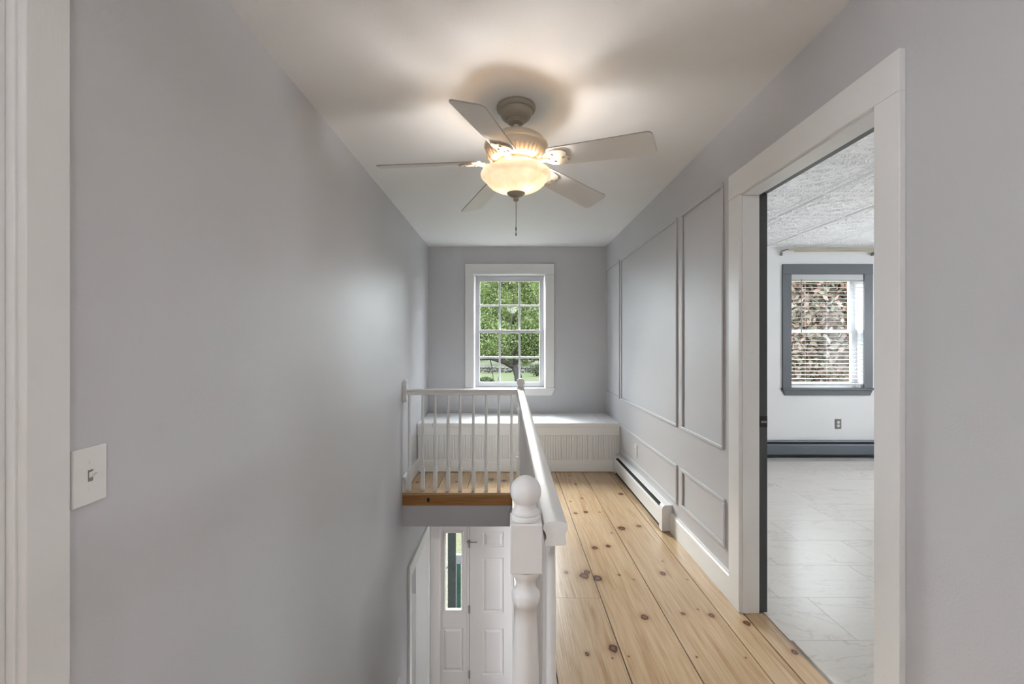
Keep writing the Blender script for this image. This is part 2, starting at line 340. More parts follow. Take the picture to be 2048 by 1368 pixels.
# room left of the head of the stairs
tag(obj('wall_study_left', grid_wall('x', -3.3, -3.2, -1.6, 1.5, 0, CEIL, [(-.35, .35, .8, 2.1)]), M['wall_white']), 'white study wall with an unseen opening added for daylight beyond the left door casing', 'wall', None, 'structure')  # hole in the study wall is added to send daylight into the hall
tag(obj('wall_study_front', grid_wall('y', -1.7, -1.6, -3.3, XL-.13, 0, CEIL, []), M['wall_white']), 'white study wall nearest the camera', 'wall', None, 'structure')
tag(obj('wall_study_back', grid_wall('y', 1.5, 1.6, -3.3, XL-.13, 0, CEIL, []), M['wall_white']), 'white study wall furthest from the camera', 'wall', None, 'structure')
tag(mbox('ceiling_study', -3.3, XL-.13, -1.7, 1.6, CEIL, CEIL+.1, M['ceiling']), 'white study ceiling beyond the left door casing', 'ceiling', None, 'structure')
tag(mbox('floor_study', -3.3, XL-.0, -1.7, 1.6, -.2, -.004, M['pine_nose']), 'pine study floor beyond the left door casing', 'floor', None, 'structure')
# room left of the entry
tag(obj('wall_den_left', grid_wall('x', -3.6, -3.5, 1.5, YF, LOW, -.30, []), M['wall']), 'grey wall of the room beyond the downstairs opening', 'wall', None, 'structure')
tag(obj('wall_den_front', grid_wall('y', 1.4, 1.5, -3.6, XL-.13, LOW, -.30, []), M['wall']), 'near wall of the room beyond the downstairs opening', 'wall', None, 'structure')
tag(mbox('ceiling_den', -3.6, XL-.13, 1.4, YF, -.30, -.27, M['ceiling']), 'ceiling of the room beyond the downstairs opening', 'ceiling', None, 'structure')
tag(mbox('trim_wainscot', -3.5, XL-.13, YF-.03, YF, LOW, -1.6, M['trim'], None, .004), 'white wainscot in the room beyond the downstairs opening', 'wainscot', None, 'structure')

# ------------------------------------------------------------------ floors
floor = mbox('floor', XE, XR+.09, YB, YF, -.27, -.008, M['black'])
tag(floor, 'wide knotty pine board floor of the upstairs hall', 'floor', None, 'structure')
fl2 = mbox('floor_landing', XL, XE, 3.984, YF, -.27, -.008, M['black']); tag(fl2, 'knotty pine board floor of the stair landing', 'floor', None, 'structure')
fl3 = mbox('floor_stairhead', XL, XE, YB, .95, -.27, -.008, M['black']); tag(fl3, 'pine board floor at the head of the stairs', 'floor', None, 'structure')
def unit_box():
    bm = bmesh.new(); box(bm, 0, 1, 0, 1, -1, 0); me = bpy.data.meshes.new('plank'); bm.to_mesh(me); bm.free(); return me
PL = unit_box(); PL.materials.append(M['pine'])
def plank(x0, x1, y0, y1, parent, me=PL, z=0, t=.008, name='plank'):
    o = obj(name, me, None, parent); o.location = (x0+.0026, y0+.001, z); o.scale = (x1-x0-.0052, y1-y0-.002, t); return o
seams = [XE, .19, .475, .75, 1.02, 1.1365]
joint = {0: [1.1, 3.2], 1: [-.4, 2.26], 2: [-1.0], 3: [.2], 4: [-.3, 3.6]}
for i in range(5):
    ys = [YB] + joint[i] + [YBEN+.02]
    for a, b in zip(ys[:-1], ys[1:]):
        plank(seams[i], seams[i+1], a, b, floor)
plank(1.1385, 1.236, 1.348, 2.130, floor)
ls = [XL, -.91, -.64, -.372, -.10, XE]
for a, b in zip(ls[:-1], ls[1:]):
    if b-a > .05: plank(a, b, 3.985, YBEN+.02, fl2)
    else: plank(a, b+.0, 3.985, YBEN+.02, fl2)
    plank(a, b, YB, .93, fl3)
PN = unit_box(); PN.name = 'nosing'; PN.materials.append(M['pine_nose'])
plank(XL, XE, YLAND-.012, 3.985, fl2, PN, 0, .020, 'nosing')
plank(XL, XE, .93, .985, fl3, PN, 0, .020, 'nosing')
fb = mbox('trim_fascia', XL, XE+.02, YLAND, YLAND+.02, -.115, -.0195, M['pine_dark']); tag(fb, 'dark stained pine fascia board under the landing edge', 'fascia', None, 'structure')
bm = bmesh.new(); lathe(bm, [(0.001,0),(.013,0),(.011,.0012),(.001,.0015)], n=16); kn = obj('knot', bm, M['black'], fb); kn.rotation_euler = (PI/2, 0, 0); kn.scale = (1, 1.7, 1); kn.location = (-.705, YLAND, -.066)
tag(mbox('trim_landing_face', XL, XE+.02, YLAND+.004, YLAND+.02, -.30, -.115, M['wall']), 'grey plaster band below the landing fascia', 'fascia', None, 'structure')
tag(mbox('trim_hall_edge', XE-.008, XE+.02, .95, YLAND+.004, -.30, -.004, M['trim']), 'white skirt board along the hall floor edge above the stairs', 'fascia', None, 'structure')

# bedroom floor of marble-look tiles
bf = mbox('floor_bedroom', XR+.09, 6.0, -1.0, YF, -.15, -.008, M['grout']); tag(bf, 'white veined marble tile floor of the bedroom', 'floor', None, 'structure')
TL = unit_box(); TL.name = 'tile'; TL.materials.append(M['marble'])
rows = [CAMZ*FPX/(y-688) for y in (1281, 1196, 1131, 1081, 1042, 1010, 982)]
dY = (rows[-1]-rows[0])/6
offs = [1.25, 1.534, 1.39, 1.59, 1.92, 1.81, 1.30, 1.65, 1.45, 1.8]
for k in range(-8, 10):
    y0 = rows[0] + (k-1)*dY; y1 = y0 + dY          # row k ends at the seam of index k
    y0 = max(y0, -1.0); y1 = min(y1, YF)
    if y1-y0 < .03: continue
    o0 = offs[k % len(offs)]
    x = o0 - .61
    while x < 5.9:
        a, b = max(x, 1.2385), min(x+.61, 6.0)
        if b-a > .02:
            t = obj('tile', TL, None, bf); t.location = (a+.0008, y0+.0008, 0); t.scale = (b-a-.0016, y1-y0-.0016, .012)
        x += .61

# bedroom ceiling of pressed tin tiles
cb = mbox('ceiling_bedroom', XR+.105, 6.1, -1.1, YF+.2, CEIL+.012, CEIL+.12, M['ceiling']); tag(cb, 'white pressed tin tile ceiling of the bedroom', 'ceiling', None, 'structure')
def tin_tile(n=54, s=.607):
    bm = bmesh.new(); vv = []
    def st(x, a, b): return 1.0 if a < x < b else 0.0
    def h(u, v):
        a, b = abs(u), abs(v); m = max(a, b); lo = min(a, b); z = 0
        if m > .482: z -= .012                                             # lap rib along the tile edge
        z -= .010*st(m, .395, .455)*(.55+.45*math.cos(lo*2*PI/.045))       # beaded border
        z += .006*st(m, .36, .385)
        d = a*.62 + b*1.35                                                 # long diamond field with scroll work inside
        z -= .012*st(d, .335, .372)*(m < .35)
        if d < .32: z -= .010*max(0, math.cos(a*30)*math.cos(b*38 + a*6)) + .008*st(math.hypot(a, b*1.3), .06, .085)
        elif m < .35 and d > .385: z -= .011*max(0, math.sin(a*33)*math.sin(b*36))
        return z
    for i in range(n+1):
        vv.append([bm.verts.new(((i/n-.5)*s, (j/n-.5)*s, h(i/n-.5, j/n-.5))) for j in range(n+1)])
    for i in range(n):
        for j in range(n): bm.faces.new((vv[i][j], vv[i][j+1], vv[i+1][j+1], vv[i+1][j]))
    me = bpy.data.meshes.new('tin_tile'); bm.to_mesh(me); bm.free(); me.materials.append(M['tin']); return me
TT = tin_tile()
for i in range(8):
    for j in range(8):
        cx, cy = 1.50+i*.6, 4.82-j*.6
        if cy < 1.0 or cx > 5.2: continue
        t = obj('ceiling_tile', TT, None, cb); t.location = (cx, cy, CEIL+.004); t.scale = (.988, .988, 1)

# ------------------------------------------------------------------ windows
def make_window(name, x0, x1, label, frame_m, nc=3, nr=2, depth=.125):
    W = empty(name, ((x0+x1)/2, YF, WZ0)); tag(W, label, 'window', None, 'structure')
    inv = Vector(W.location)
    def B(n, a, b, c, d, e, f, m, par=W, bev=.002):
        base_ = inv if par is W else inv
        bm = bmesh.new(); box(bm, a-inv.x, b-inv.x, c-inv.y, d-inv.y, e-inv.z, f-inv.z, bev)
        return obj(n, bm, m, par)
    cw, ch, t = .10, .117, .02
    B('casing', x0-cw, x0, YF-t, YF, WZ0, WZ1, frame_m); B('casing', x1, x1+cw, YF-t, YF, WZ0, WZ1, frame_m)
    B('head_casing', x0-cw, x1+cw, YF-t-.002, YF, WZ1, WZ1+ch, frame_m)
    B('stool', x0-cw-.01, x1+cw+.01, YF-.04, YF+.06, WZ0-.024, WZ0, frame_m, W, .005)
    bm = bmesh.new()
    zz0, zz1 = WZ0-.024-.062-inv.z, WZ0-.024-inv.z; a, b = x0-cw-inv.x, x1+cw-inv.x
    pr = [(a, zz1), (b, zz1), (b-.03, zz0), (a+.03, zz0)]
    prism(bm, pr, 'y', -.018, 0); obj('apron', bm, frame_m, W)
    # jambs and exterior frame
    B('jamb', x0-.02, x0, YF, YF+.21, WZ0, WZ1, M['vinyl']); B('jamb', x1, x1+.02, YF, YF+.21, WZ0, WZ1, M['vinyl'])
    B('head_jamb', x0-.02, x1+.02, YF, YF+.21, WZ1, WZ1+.02, M['vinyl']); B('sill', x0-.02, x1+.02, YF+.06, YF+.25, WZ0-.03, WZ0+.004, M['vinyl'])
    mid = 1.304 - (663-688)/168.0
    # sashes: lower one nearer the room, upper one behind it
    for nm, ya, z0, z1, rt, rb in (('lower_sash', YF+depth-.035, WZ0+.004, mid+.018, .036, .058), ('upper_sash', YF+depth, mid-.018, WZ1-.004, .062, .036)):
        yb = ya+.034; st = .062
        fr = bmesh.new(); f = lambda a, b, c, d: box(fr, a-inv.x, b-inv.x, ya-inv.y, yb-inv.y, c-inv.z, d-inv.z, .002)
        f(x0+.006, x0+st, z0, z1); f(x1-st, x1-.006, z0, z1); f(x0+st, x1-st, z0, z0+rb); f(x0+st, x1-st, z1-rt, z1)
        sa = obj(nm, fr, M['vinyl'], W)
        gx0, gx1, gz0, gz1 = x0+st, x1-st, z0+rb, z1-rt; mw = .011
        for k in range(1, nc):
            xx = gx0+(gx1-gx0)*k/nc; B('muntin', xx-mw, xx+mw, ya+.004, ya+.024, gz0, gz1, M['vinyl'], sa, .003)
        zz = (gz0+gz1)/2 if nr == 2 else gz1
        if nr == 2: B('muntin', gx0, gx1, ya+.005, ya+.023, zz-mw, zz+mw, M['vinyl'], sa, .003)
        for i in range(nc):
            for j in range(nr):
                a, b = gx0+(gx1-gx0)*i/nc, gx0+(gx1-gx0)*(i+1)/nc; c, d = (gz0, zz) if j == 0 else (zz, gz1)
                B('pane', a+.004, b-.004, ya+.012, ya+.015, c+.004, d-.004, M['glass'], sa, 0)
    return W
make_window('window_1', WX1, WX2, 'white six-over-six sash window above the window seat', M['trim'])
make_window('window_2', BX1, BX2, 'bedroom sash window with slate grey casing behind white blinds', M['trim_grey'], 1, 1)

# blind of the bedroom window
bl = empty('window_blind', ((BX1+BX2)/2, YF+.035, WZ1)); tag(bl, 'white horizontal slat blind lowered in the slate-cased bedroom window', 'blind')
def BB(n, a, b, c, d, e, f, m, bev=.002):
    bm = bmesh.new(); L_ = bl.location; box(bm, a-L_.x, b-L_.x, c-L_.y, d-L_.y, e-L_.z, f-L_.z, bev); return obj(n, bm, m, bl)
BB('headrail', BX1+.004, BX2-.004, YF-.012, YF+.055, WZ1-.068, WZ1-.002, M['blind'])
sm = bmesh.new(); box(sm, -(BX2-BX1)/2+.008, (BX2-BX1)/2-.008, -.025, .025, -.0015, .0015); sme = bpy.data.meshes.new('slat'); sm.to_mesh(sme); sm.free(); sme.materials.append(M['blind'])
for k in range(26):
    s = obj('slat', sme, None, bl); s.location = (0, -.012, -.105-k*.0445); s.rotation_euler = (math.radians(1.5), 0, 0)
BB('bottom_rail', BX1+.008, BX2-.008, YF-.002, YF+.048, WZ0+.028, WZ0+.048, M['blind'])
for fx in (.20, .50, .83): BB('ladder_cord', BX1+(BX2-BX1)*fx-.0015, BX1+(BX2-BX1)*fx+.0015, YF-.004, YF-.002, WZ0+.04, WZ1-.06, M['blind'], 0)
bm = bmesh.new(); tube(bm, [(BX1+.115-bl.location.x, -.055, -.06), (BX1+.115-bl.location.x, -.055, -.68)], .005, 6); obj('tilt_wand', bm, M['metal'], bl)

# curtain rod
cr = empty('curtain_rod', (3.7, YF-.09, 2.38)); tag(cr, 'champagne metal curtain rod above the bedroom window', 'curtain rod')
bm = bmesh.new(); box(bm, -.50, .75, -.006, .006, -.004, .018, .003); obj('rod', bm, M['brass'], cr)
bm = bmesh.new(); box(bm, -.42, .75, .004, .014, -.020, -.004, .003); obj('inner_rod', bm, M['brass'], cr)
bm = bmesh.new(); tube(bm, [(-.50, 0, .007), (-.515, .02, .007), (-.52, .088, .004)], .008, 8); obj('return', bm, M['metal'], cr)
for xx in (-.53, .53):
    bm = bmesh.new(); box(bm, xx-.008, xx+.008, .06 if xx < 0 else .005, .09, -.05, -.012, .003); obj('bracket', bm, M['metal'], cr)

# ------------------------------------------------------------------ wall mouldings, baseboards
yp = [5.085, 4.483, 4.426, 2.958, 2.878, 2.32]
def frame_moulding(name, label, y0, y1, z0, z1):
    W = empty(name, (XR, y0, z0)); tag(W, label, 'moulding', None, 'structure'); t, w_ = .011, .022
    for n, a, b, c, d in (('rail', y0, y1, z1-w_, z1), ('rail', y0, y1, z0, z0+w_), ('stile', y0, y0+w_, z0+w_, z1-w_), ('stile', y1-w_, y1, z0+w_, z1-w_)):
        bm = bmesh.new(); box(bm, -t, 0, a-y0, b-y0, c-z0, d-z0, .004); obj(n, bm, M['wall'], W)
frame_moulding('trim_1', 'tall grey wall moulding frame next to the bedroom door casing', yp[5], yp[4], .745, 2.157)
frame_moulding('trim_2', 'wide grey wall moulding frame in the middle of the right wall', yp[3], yp[2], .745, 2.157)
frame_moulding('trim_3', 'narrow grey wall moulding frame beside the end wall above the seat', yp[1], yp[0], .745, 2.165)
frame_moulding('trim_4', 'small low grey moulding frame beside the bedroom door casing', 2.30, yp[4], .235, .492)
frame_moulding('trim_5', 'long low grey moulding frame above the baseboard heater', yp[3], 4.47, .225, .490)
def baseboard(name, label, x0, x1, y0, y1, h, into):
    W = empty(name, (x0, y0, 0)); tag(W, label, 'baseboard', None, 'structure')
    a, b = 0, x1-x0; bm = bmesh.new(); box(bm, a, b, 0, y1-y0, 0, h-.022, .002); obj('board', bm, M['trim'], W)
    bm = bmesh.new()
    wall, face = (b, a) if into < 0 else (a, b); s = 1 if into < 0 else -1
    prism(bm, [(wall, h-.022), (face, h-.022), (face, h-.015), (face+s*.006, h-.008), (face+s*.008, h), (wall, h)], 'y', 0, y1-y0); obj('cap', bm, M['trim'], W)
baseboard('baseboard_right', 'white baseboard between the heater and the bedroom door casing', XR-.018, XR, 2.23, 3.045, .138, -1)
baseboard('baseboard_left', 'white baseboard on the left wall of the landing', XL, XL+.018, YLAND-.005, YBEN, .135, 1)

# ------------------------------------------------------------------ bedroom doorway
D1 = empty('door_1', (XR, 1.74, 0)); tag(D1, 'white cased doorway to the bedroom with charcoal rebate', 'doorway', None, 'structure')
def DB(n, a, b, c, d, e, f, m, par=D1, bev=.002):
    bm = bmesh.new(); L_ = D1.location; box(bm, a-L_.x, b-L_.x, c-L_.y, d-L_.y, e-L_.z, f-L_.z, bev); return obj(n, bm, m, par)
ya, yb, zt = 1.346, 2.134, 2.030
DB('casing', XR-.019, XR, yb, yb+.10, 0, zt, M['trim']); DB('casing', XR-.019, XR, ya-.089, ya, 0, zt, M['trim'])
DB('head_casing', XR-.020, XR, ya-.089, yb+.10, zt, zt+.121, M['trim'])
DB('jamb', XR-.003, XR+.078, yb-.006, yb+.02, 0, zt-.006, M['trim']); DB('jamb', XR-.003, XR+.078, ya-.02, ya+.006, 0, zt-.006, M['trim'])
DB('head_jamb', XR-.003, XR+.078, ya-.02, yb+.02, zt-.006, zt+.018, M['trim'])
rb = DB('rebate', XR+.078, XR+.122, yb+.004, yb+.02, 0, zt+.004, M['dark_jamb']); DB('rebate', XR+.078, XR+.122, ya-.02, ya-.004, 0, zt+.004, M['dark_jamb'])
DB('head_rebate', XR+.078, XR+.122, ya-.02, yb+.02, zt+.004, zt+.018, M['dark_jamb'])
sp = DB('strike_plate', XR+.080, XR+.118, yb-.004, yb+.006, .90, .955, M['strike'], D1, .002)
DB('strike_lip', XR+.086, XR+.112, yb-.007, yb-.003, .922, .932, M['metal'], D1, .001)
DB('bedroom_casing', XR+.109, XR+.128, ya-.10, ya-.006, 0, zt, M['trim_grey']); DB('bedroom_casing', XR+.109, XR+.122, yb+.012, yb+.10, 0, zt, M['trim_grey'])
DB('bedroom_head_casing', XR+.109, XR+.126, ya-.10, yb+.10, zt+.012, zt+.10, M['trim_grey'])

# left doorway beside the camera
D3 = empty('door_3', (XL, .4, 0)); tag(D3, 'white door casing on the left wall beside the big switch plate', 'doorway', None, 'structure')
def D3B(n, a, b, c, d, e, f, m, bev=.002):
    bm = bmesh.new(); L_ = D3.location; box(bm, a-L_.x, b-L_.x, c-L_.y, d-L_.y, e-L_.z, f-L_.z, bev); return obj(n, bm, m, D3)
D3B('casing', XL, XL+.018, .834, .918, 0, 2.04, M['trim']); D3B('casing', XL, XL+.018, -.10, -.01, 0, 2.04, M['trim']); D3B('head_casing', XL, XL+.019, -.10, .918, 2.04, 2.16, M['trim'])
D3B('jamb', XL-.13, XL+.002, .828, .854, 0, 2.04, M['trim']); D3B('jamb', XL-.13, XL+.002, -.03, -.006, 0, 2.04, M['trim']); D3B('head_jamb', XL-.13, XL+.002, -.03, .854, 2.034, 2.06, M['trim'])
D3B('stop', XL-.08, XL-.014, .816, .828, 0, 2.034, M['trim'])


# cased opening downstairs on the left
D4 = empty('door_4', (XL, 4.6, LOW)); tag(D4, 'white cased opening downstairs on the left below the landing', 'doorway', None, 'structure')
def D4B(n, a, b, c, d, e, f, m, bev=.002):
    bm = bmesh.new(); L_ = D4.location; box(bm, a-L_.x, b-L_.x, c-L_.y, d-L_.y, e-L_.z, f-L_.z, bev); return obj(n, bm, m, D4)
D4B('casing', XL, XL+.02, 4.07, 4.157, LOW, -.88, M['trim']); D4B('casing', XL, XL+.02, 5.05, 5.12, LOW, -.88, M['trim']); D4B('head_casing', XL, XL+.021, 4.07, 5.12, -.88, -.76, M['trim'])
D4B('jamb', XL-.13, XL+.001, 4.137, 4.163, LOW, -.88, M['trim']); D4B('jamb', XL-.13, XL+.001, 5.044, 5.07, LOW, -.88, M['trim']); D4B('head_jamb', XL-.13, XL+.001, 4.137, 5.07, -.886, -.86, M['trim'])

# ------------------------------------------------------------------ front door and sidelight downstairs
def raised_panel(parent, x0, x1, z0, z1, y, m, name='panel'):
    """frame moulding sunk into the face at y, field coming back up"""
    bm = bmesh.new()
    def ring(i, dy): return [bm.verts.new((a, y+dy, b)) for a, b in ((x0+i, z0+i), (x1-i, z0+i), (x1-i, z1-i), (x0+i, z1-i))]
    R = [ring(0, .0), ring(.006, .012), ring(.016, .014), ring(.045, .002)]
    for A, B in zip(R[:-1], R[1:]):
        for k in range(4): bm.faces.new((A[k], A[(k+1) % 4], B[(k+1) % 4], B[k]))
    bm.faces.new(R[-1]); bmesh.ops.recalc_face_normals(bm, faces=bm.faces[:])
    return obj(name, bm, m, parent)
def slab_with_holes(parent, x0, x1, z0, z1, y0, y1, holes, m, name='slab'):
    return obj(name, grid_wall('y', y0, y1, x0, x1, z0, z1, holes), m, parent)
D2 = empty('door_2', (0, YF+.02, LOW)); tag(D2, 'white six-panel front door downstairs below the landing', 'door', None, 'structure')
dz = lambda z: z-LOW
dx0, dx1, dzt, dzb = -.456, .456, -.785, LOW+.012
pan = [(-.303, -.058), (.058, .303)]; pz = [(-1.074, -.893), (-1.843, -1.197), (-2.571, -2.024)]
hol = [(a, b, dz(c), dz(d)) for a, b in pan for c, d in pz]
slab_with_holes(D2, dx0, dx1, dz(dzb), dz(dzt), 0, .044, hol, M['door_white'])
for a, b in pan:
    for c, d in pz: raised_panel(D2, a, b, dz(c), dz(d), 0, M['door_white'])
for zc in (-1.033, -1.80, -2.56):
    bm = bmesh.new(); box(bm, dx0-.012, dx0+.008, -.012, .004, dz(zc-.045), dz(zc+.045), .003); obj('hinge', bm, M['metal'], D2)
bm = bmesh.new(); tube(bm, [(dx0-.03, -.016, dz(-1.0)), (dx0+.015, -.03, dz(-1.003)), (dx0+.09, -.022, dz(-1.006))], .006, 6); obj('door_stop', bm, M['metal'], D2)
bm = bmesh.new(); lathe(bm, [(.028,0),(.028,.008),(.012,.012),(.012,.04),(.026,.05),(.028,.065),(.018,.078),(.002,.08)], n=16); k_ = obj('door_knob', bm, M['metal'], D2); k_.rotation_euler = (PI/2, 0, 0); k_.location = (.39, 0, .95)
bm = bmesh.new(); box(bm, dx0-.030, dx0-.004, .0, .06, 0, dz(dzt)+.03, .002); box(bm, dx1+.004, dx1+.02, .0, .06, 0, dz(dzt)+.03, .002); box(bm, dx0-.03, dx1+.02, .0, .06, dz(dzt)+.004, dz(dzt)+.03, .002)
obj('door_frame', bm, M['door_white'], D2)
bm = bmesh.new(); box(bm, dx0-.003, dx0+.0, .012, .05, 0, dz(dzt)); obj('weatherstrip', bm, M['black'], D2)
W3 = empty('window_3', (-.64, YF+.02, LOW)); tag(W3, 'narrow white sidelight window beside the front door', 'sidelight', None, 'structure')
sx = lambda x: x+.64
slab_with_holes(W3, sx(-.80), sx(-.488), 0, dz(-.755), 0, .044, [(sx(-.752), sx(-.530), dz(-1.823), dz(-.885)), (sx(-.772), sx(-.53), dz(-2.53), dz(-2.018))], M['door_white'], 'panel_frame')
raised_panel(W3, sx(-.772), sx(-.53), dz(-2.53), dz(-2.018), 0, M['door_white'])
bm = bmesh.new()
for a, b, c, d in ((-.757,-.731,-1.828,-.88), (-.551,-.525,-1.828,-.88), (-.731,-.551,-1.828,-1.802), (-.731,-.551,-.906,-.88)): box(bm, sx(a), sx(b), -.010, .03, dz(c), dz(d), .004)
obj('glazing_bead', bm, M['door_white'], W3)
bm = bmesh.new(); box(bm, sx(-.735), sx(-.547), .015, .02, dz(-1.806), dz(-.902)); obj('pane', bm, M['glass'], W3)
tag(mbox('trim_entry', XL+.022, -.795, YF-.02, YF, LOW, -.745, M['door_white'], None, .003), 'white casing between the corner and the sidelight', 'casing', None, 'structure')
tag(mbox('trim_entry_head', XL+.022, .56, YF-.021, YF, -.745, -.64, M['door_white'], None, .003), 'white head casing above the front door', 'casing', None, 'structure')

# ------------------------------------------------------------------ stairs (mostly out of view below)
st = empty('staircase', (XL, .985, LOW)); tag(st, 'staircase descending from the hall towards the front door', 'staircase', None, 'structure')
n = 13; rise = -LOW/n; run = .25
for k in range(n-1):
    z = -LOW - rise*(k+1); y = run*k
    bm = bmesh.new(); box(bm, .002, XE+.018-XL, y-.012, y+run+.012, z-.03, z, .004); obj('tread', bm, M['pine_nose'], st)
    bm = bmesh.new(); box(bm, .002, XE+.018-XL, y+run-.01, y+run+.01, z-rise, z-.03); obj('riser', bm, M['trim'], st)

# ------------------------------------------------------------------ window seat
bn = empty('storage_bench', (0, YBEN, 0)); tag(bn, 'white built-in bench with beadboard front under the hall window', 'bench')
HB = .50
def SB(n, a, b, c, d, e, f, par=bn, bev=.002, m=None):
    bm = bmesh.new(); box(bm, a, b, c-YBEN, d-YBEN, e, f, bev); return obj(n, bm, m or M['bench'], par)
xa, xb = XL+.004, XR-.004
SB('lid', -.770, .972, YBEN-.020, YF-.05, HB-.036, HB, bn, .004)
SB('lid_end', xa, -.773, YBEN-.020, YF-.05, HB-.036, HB, bn, .004); SB('lid_end', .975, xb, YBEN-.020, YF-.05, HB-.036, HB, bn, .004)
SB('hinge_rail', xa, xb, YF-.049, YF-.002, HB-.036, HB, bn, .003)
SB('apron', xa, xb, YBEN-.006, YBEN+.014, HB-.125, HB-.038)
SB('back_panel', xa, xb, YBEN+.012, YBEN+.020, .02, HB-.04, bn, 0, M['bench'])
SB('base_board', xa, xb, YBEN-.008, YBEN+.014, .004, .115, bn, .003); SB('base_cap', xa, xb, YBEN-.004, YBEN+.012, .115, .127, bn, .003)
bw = .0545; nb = int((xb-xa)/bw)+1; bw = (xb-xa)/nb
pr = [(.0015,.012), (.0015,.004), (.004,0), (bw*.40,0), (bw*.43,.004), (bw*.46,0), (bw*.52,-.0008), (bw*.58,0), (bw*.61,.004), (bw*.64,0), (bw-.004,0), (bw-.0015,.004), (bw-.0015,.012)]
bm = bmesh.new(); prism(bm, pr, 'z', .12, HB-.12); bme = bpy.data.meshes.new('beadboard'); bm.to_mesh(bme); bm.free(); bme.materials.append(M['bench'])
for k in range(nb):
    o = obj('beadboard', bme, None, bn); o.location = (xa+k*bw, .001, 0)

# ------------------------------------------------------------------ baseboard heaters
def heater(name, label, x0, y0, rot, length, mats, capA=True, capB=True):
    """built along local +x, room side -y; back at y = 0"""
    H = empty(name, (x0, y0, 0)); H.rotation_euler = (0, 0, rot); tag(H, label, 'heater')
    A, B_ = mats
    def hb(n, a, b, c, d, e, f, m, bev=.002):
        bm = bmesh.new(); box(bm, a, b, c, d, e, f, bev); return obj(n, bm, m, H)
    hb('back_plate', .03, length-.03, -.006, -.001, .012, .184, A)
    bm = bmesh.new(); prism(bm, [(-.006,.186), (-.040,.182), (-.046,.170), (-.044,.168), (-.038,.176), (-.006,.180)], 'x', .03, length-.03); obj('hood', bm, A, H)
    bm = bmesh.new(); prism(bm, [(-.066,.030), (-.070,.034), (-.070,.136), (-.064,.148), (-.058,.150), (-.058,.147), (-.066,.132), (-.066,.036)], 'x', .03, length-.03); obj('front_cover', bm, A, H)
    hb('fin_and_slot_shade', .03, length-.03, -.060, -.007, .004, .160, B_, 0)  # fin element enlarged and black, standing in for shade in the slots
    for on, a, b in ((capA, 0, .06), (capB, length-.06, length)):
        if not on: continue
        bm = bmesh.new(); pr = [(-.002,.008), (-.074,.008), (-.074,.138)] + [(-.050-.024*math.cos(t*PI/10), .150+.037*math.sin(t*PI/10)-.0) for t in range(0, 6)] + [(-.002,.188)]
        prism(bm, pr, 'x', a, b); obj('end_cap', bm, A, H)
    return H
heater('baseboard_heater', 'white metal baseboard heater along the right hall wall', XR, 4.465, -PI/2, 1.42, (M['heater'], M['black']))
heater('baseboard_heater', 'slate grey baseboard heater under the bedroom window', XR+.13, YF, 0, 4.6, (M['heater_grey'], M['black']))

# ------------------------------------------------------------------ switch plates and outlets (built facing +y local -> room; rotated onto the wall)
def rounded(bm, w_, h_, y0, y1, r=.004): box(bm, -w_/2, w_/2, y0, y1, -h_/2, h_/2, r)
def outlet(label, loc, rot, pm, rm):
    o = empty('wall_outlet', loc); o.rotation_euler = (0, 0, rot); tag(o, label, 'outlet')
    bm = bmesh.new(); rounded(bm, .072, .116, -.006, 0, .0025); obj('cover_plate', bm, pm, o)
    for s in (-1, 1):
        bm = bmesh.new(); lathe(bm, [(.0165,0), (.0165,.0025), (.015,.0035), (.001,.0036)], n=20); r_ = obj('receptacle', bm, rm, o); r_.rotation_euler = (PI/2, 0, 0); r_.location = (0, -.0055, s*.0195)
        for q in (-.006, .006):
            bm = bmesh.new(); box(bm, q-.001, q+.001, -.002, .002, .0030, .0042); sl_ = obj('slot', bm, M['black'], r_)
            sl_.scale = (1, 2, 1)
    bm = bmesh.new(); lathe(bm, [(.003,0), (.003,.001), (.0005,.0015)], n=10); sc_ = obj('screw', bm, M['metal'], o); sc_.rotation_euler = (PI/2, 0, 0); sc_.location = (0, -.0055, 0)
    return o
outlet('white outlet on the right hall wall above the heater', (XR, 3.92, .352), -PI/2, M['plate'], M['plate'])
outlet('white outlet on the left landing wall behind the balusters', (XL, 4.33, .335), PI/2, M['plate'], M['plate'])
outlet('grey outlet with ivory sockets on the white bedroom wall', (3.84, YF, .372), 0, M['plate_grey'], M['plate'])
def switch(label, loc, rot, w_=.082, h_=.126):
    o = empty('light_switch', loc); o.rotation_euler = (0, 0, rot); tag(o, label, 'switch')
    bm = bmesh.new(); rounded(bm, w_, h_, -.0065, 0, .003); obj('cover_plate', bm, M['plate'], o)
    bm = bmesh.new(); box(bm, -.0055, .0055, -.0075, -.005, -.0125, .0125); obj('toggle_slot', bm, M['metal'], o)
    bm = bmesh.new(); prism(bm, [(-.006,-.006), (-.006,.007), (-.019,.013), (-.021,.008)], 'x', -.004, .004); obj('toggle', bm, M['plate'], o)
    for s in (-1, 1):
        bm = bmesh.new(); lathe(bm, [(.0034,0), (.0034,.001), (.0005,.0016)], n=12); sc_ = obj('screw', bm, M['plate'], o); sc_.rotation_euler = (PI/2, 0, 0); sc_.location = (0, -.0062, s*.030)
    return o
switch('large white toggle switch plate on the left wall beside the door casing', (XL, .974, 1.013), PI/2)
switch('white switch plate low on the left stairwell wall', (XL, 3.70, -1.585), PI/2, .075, .118)

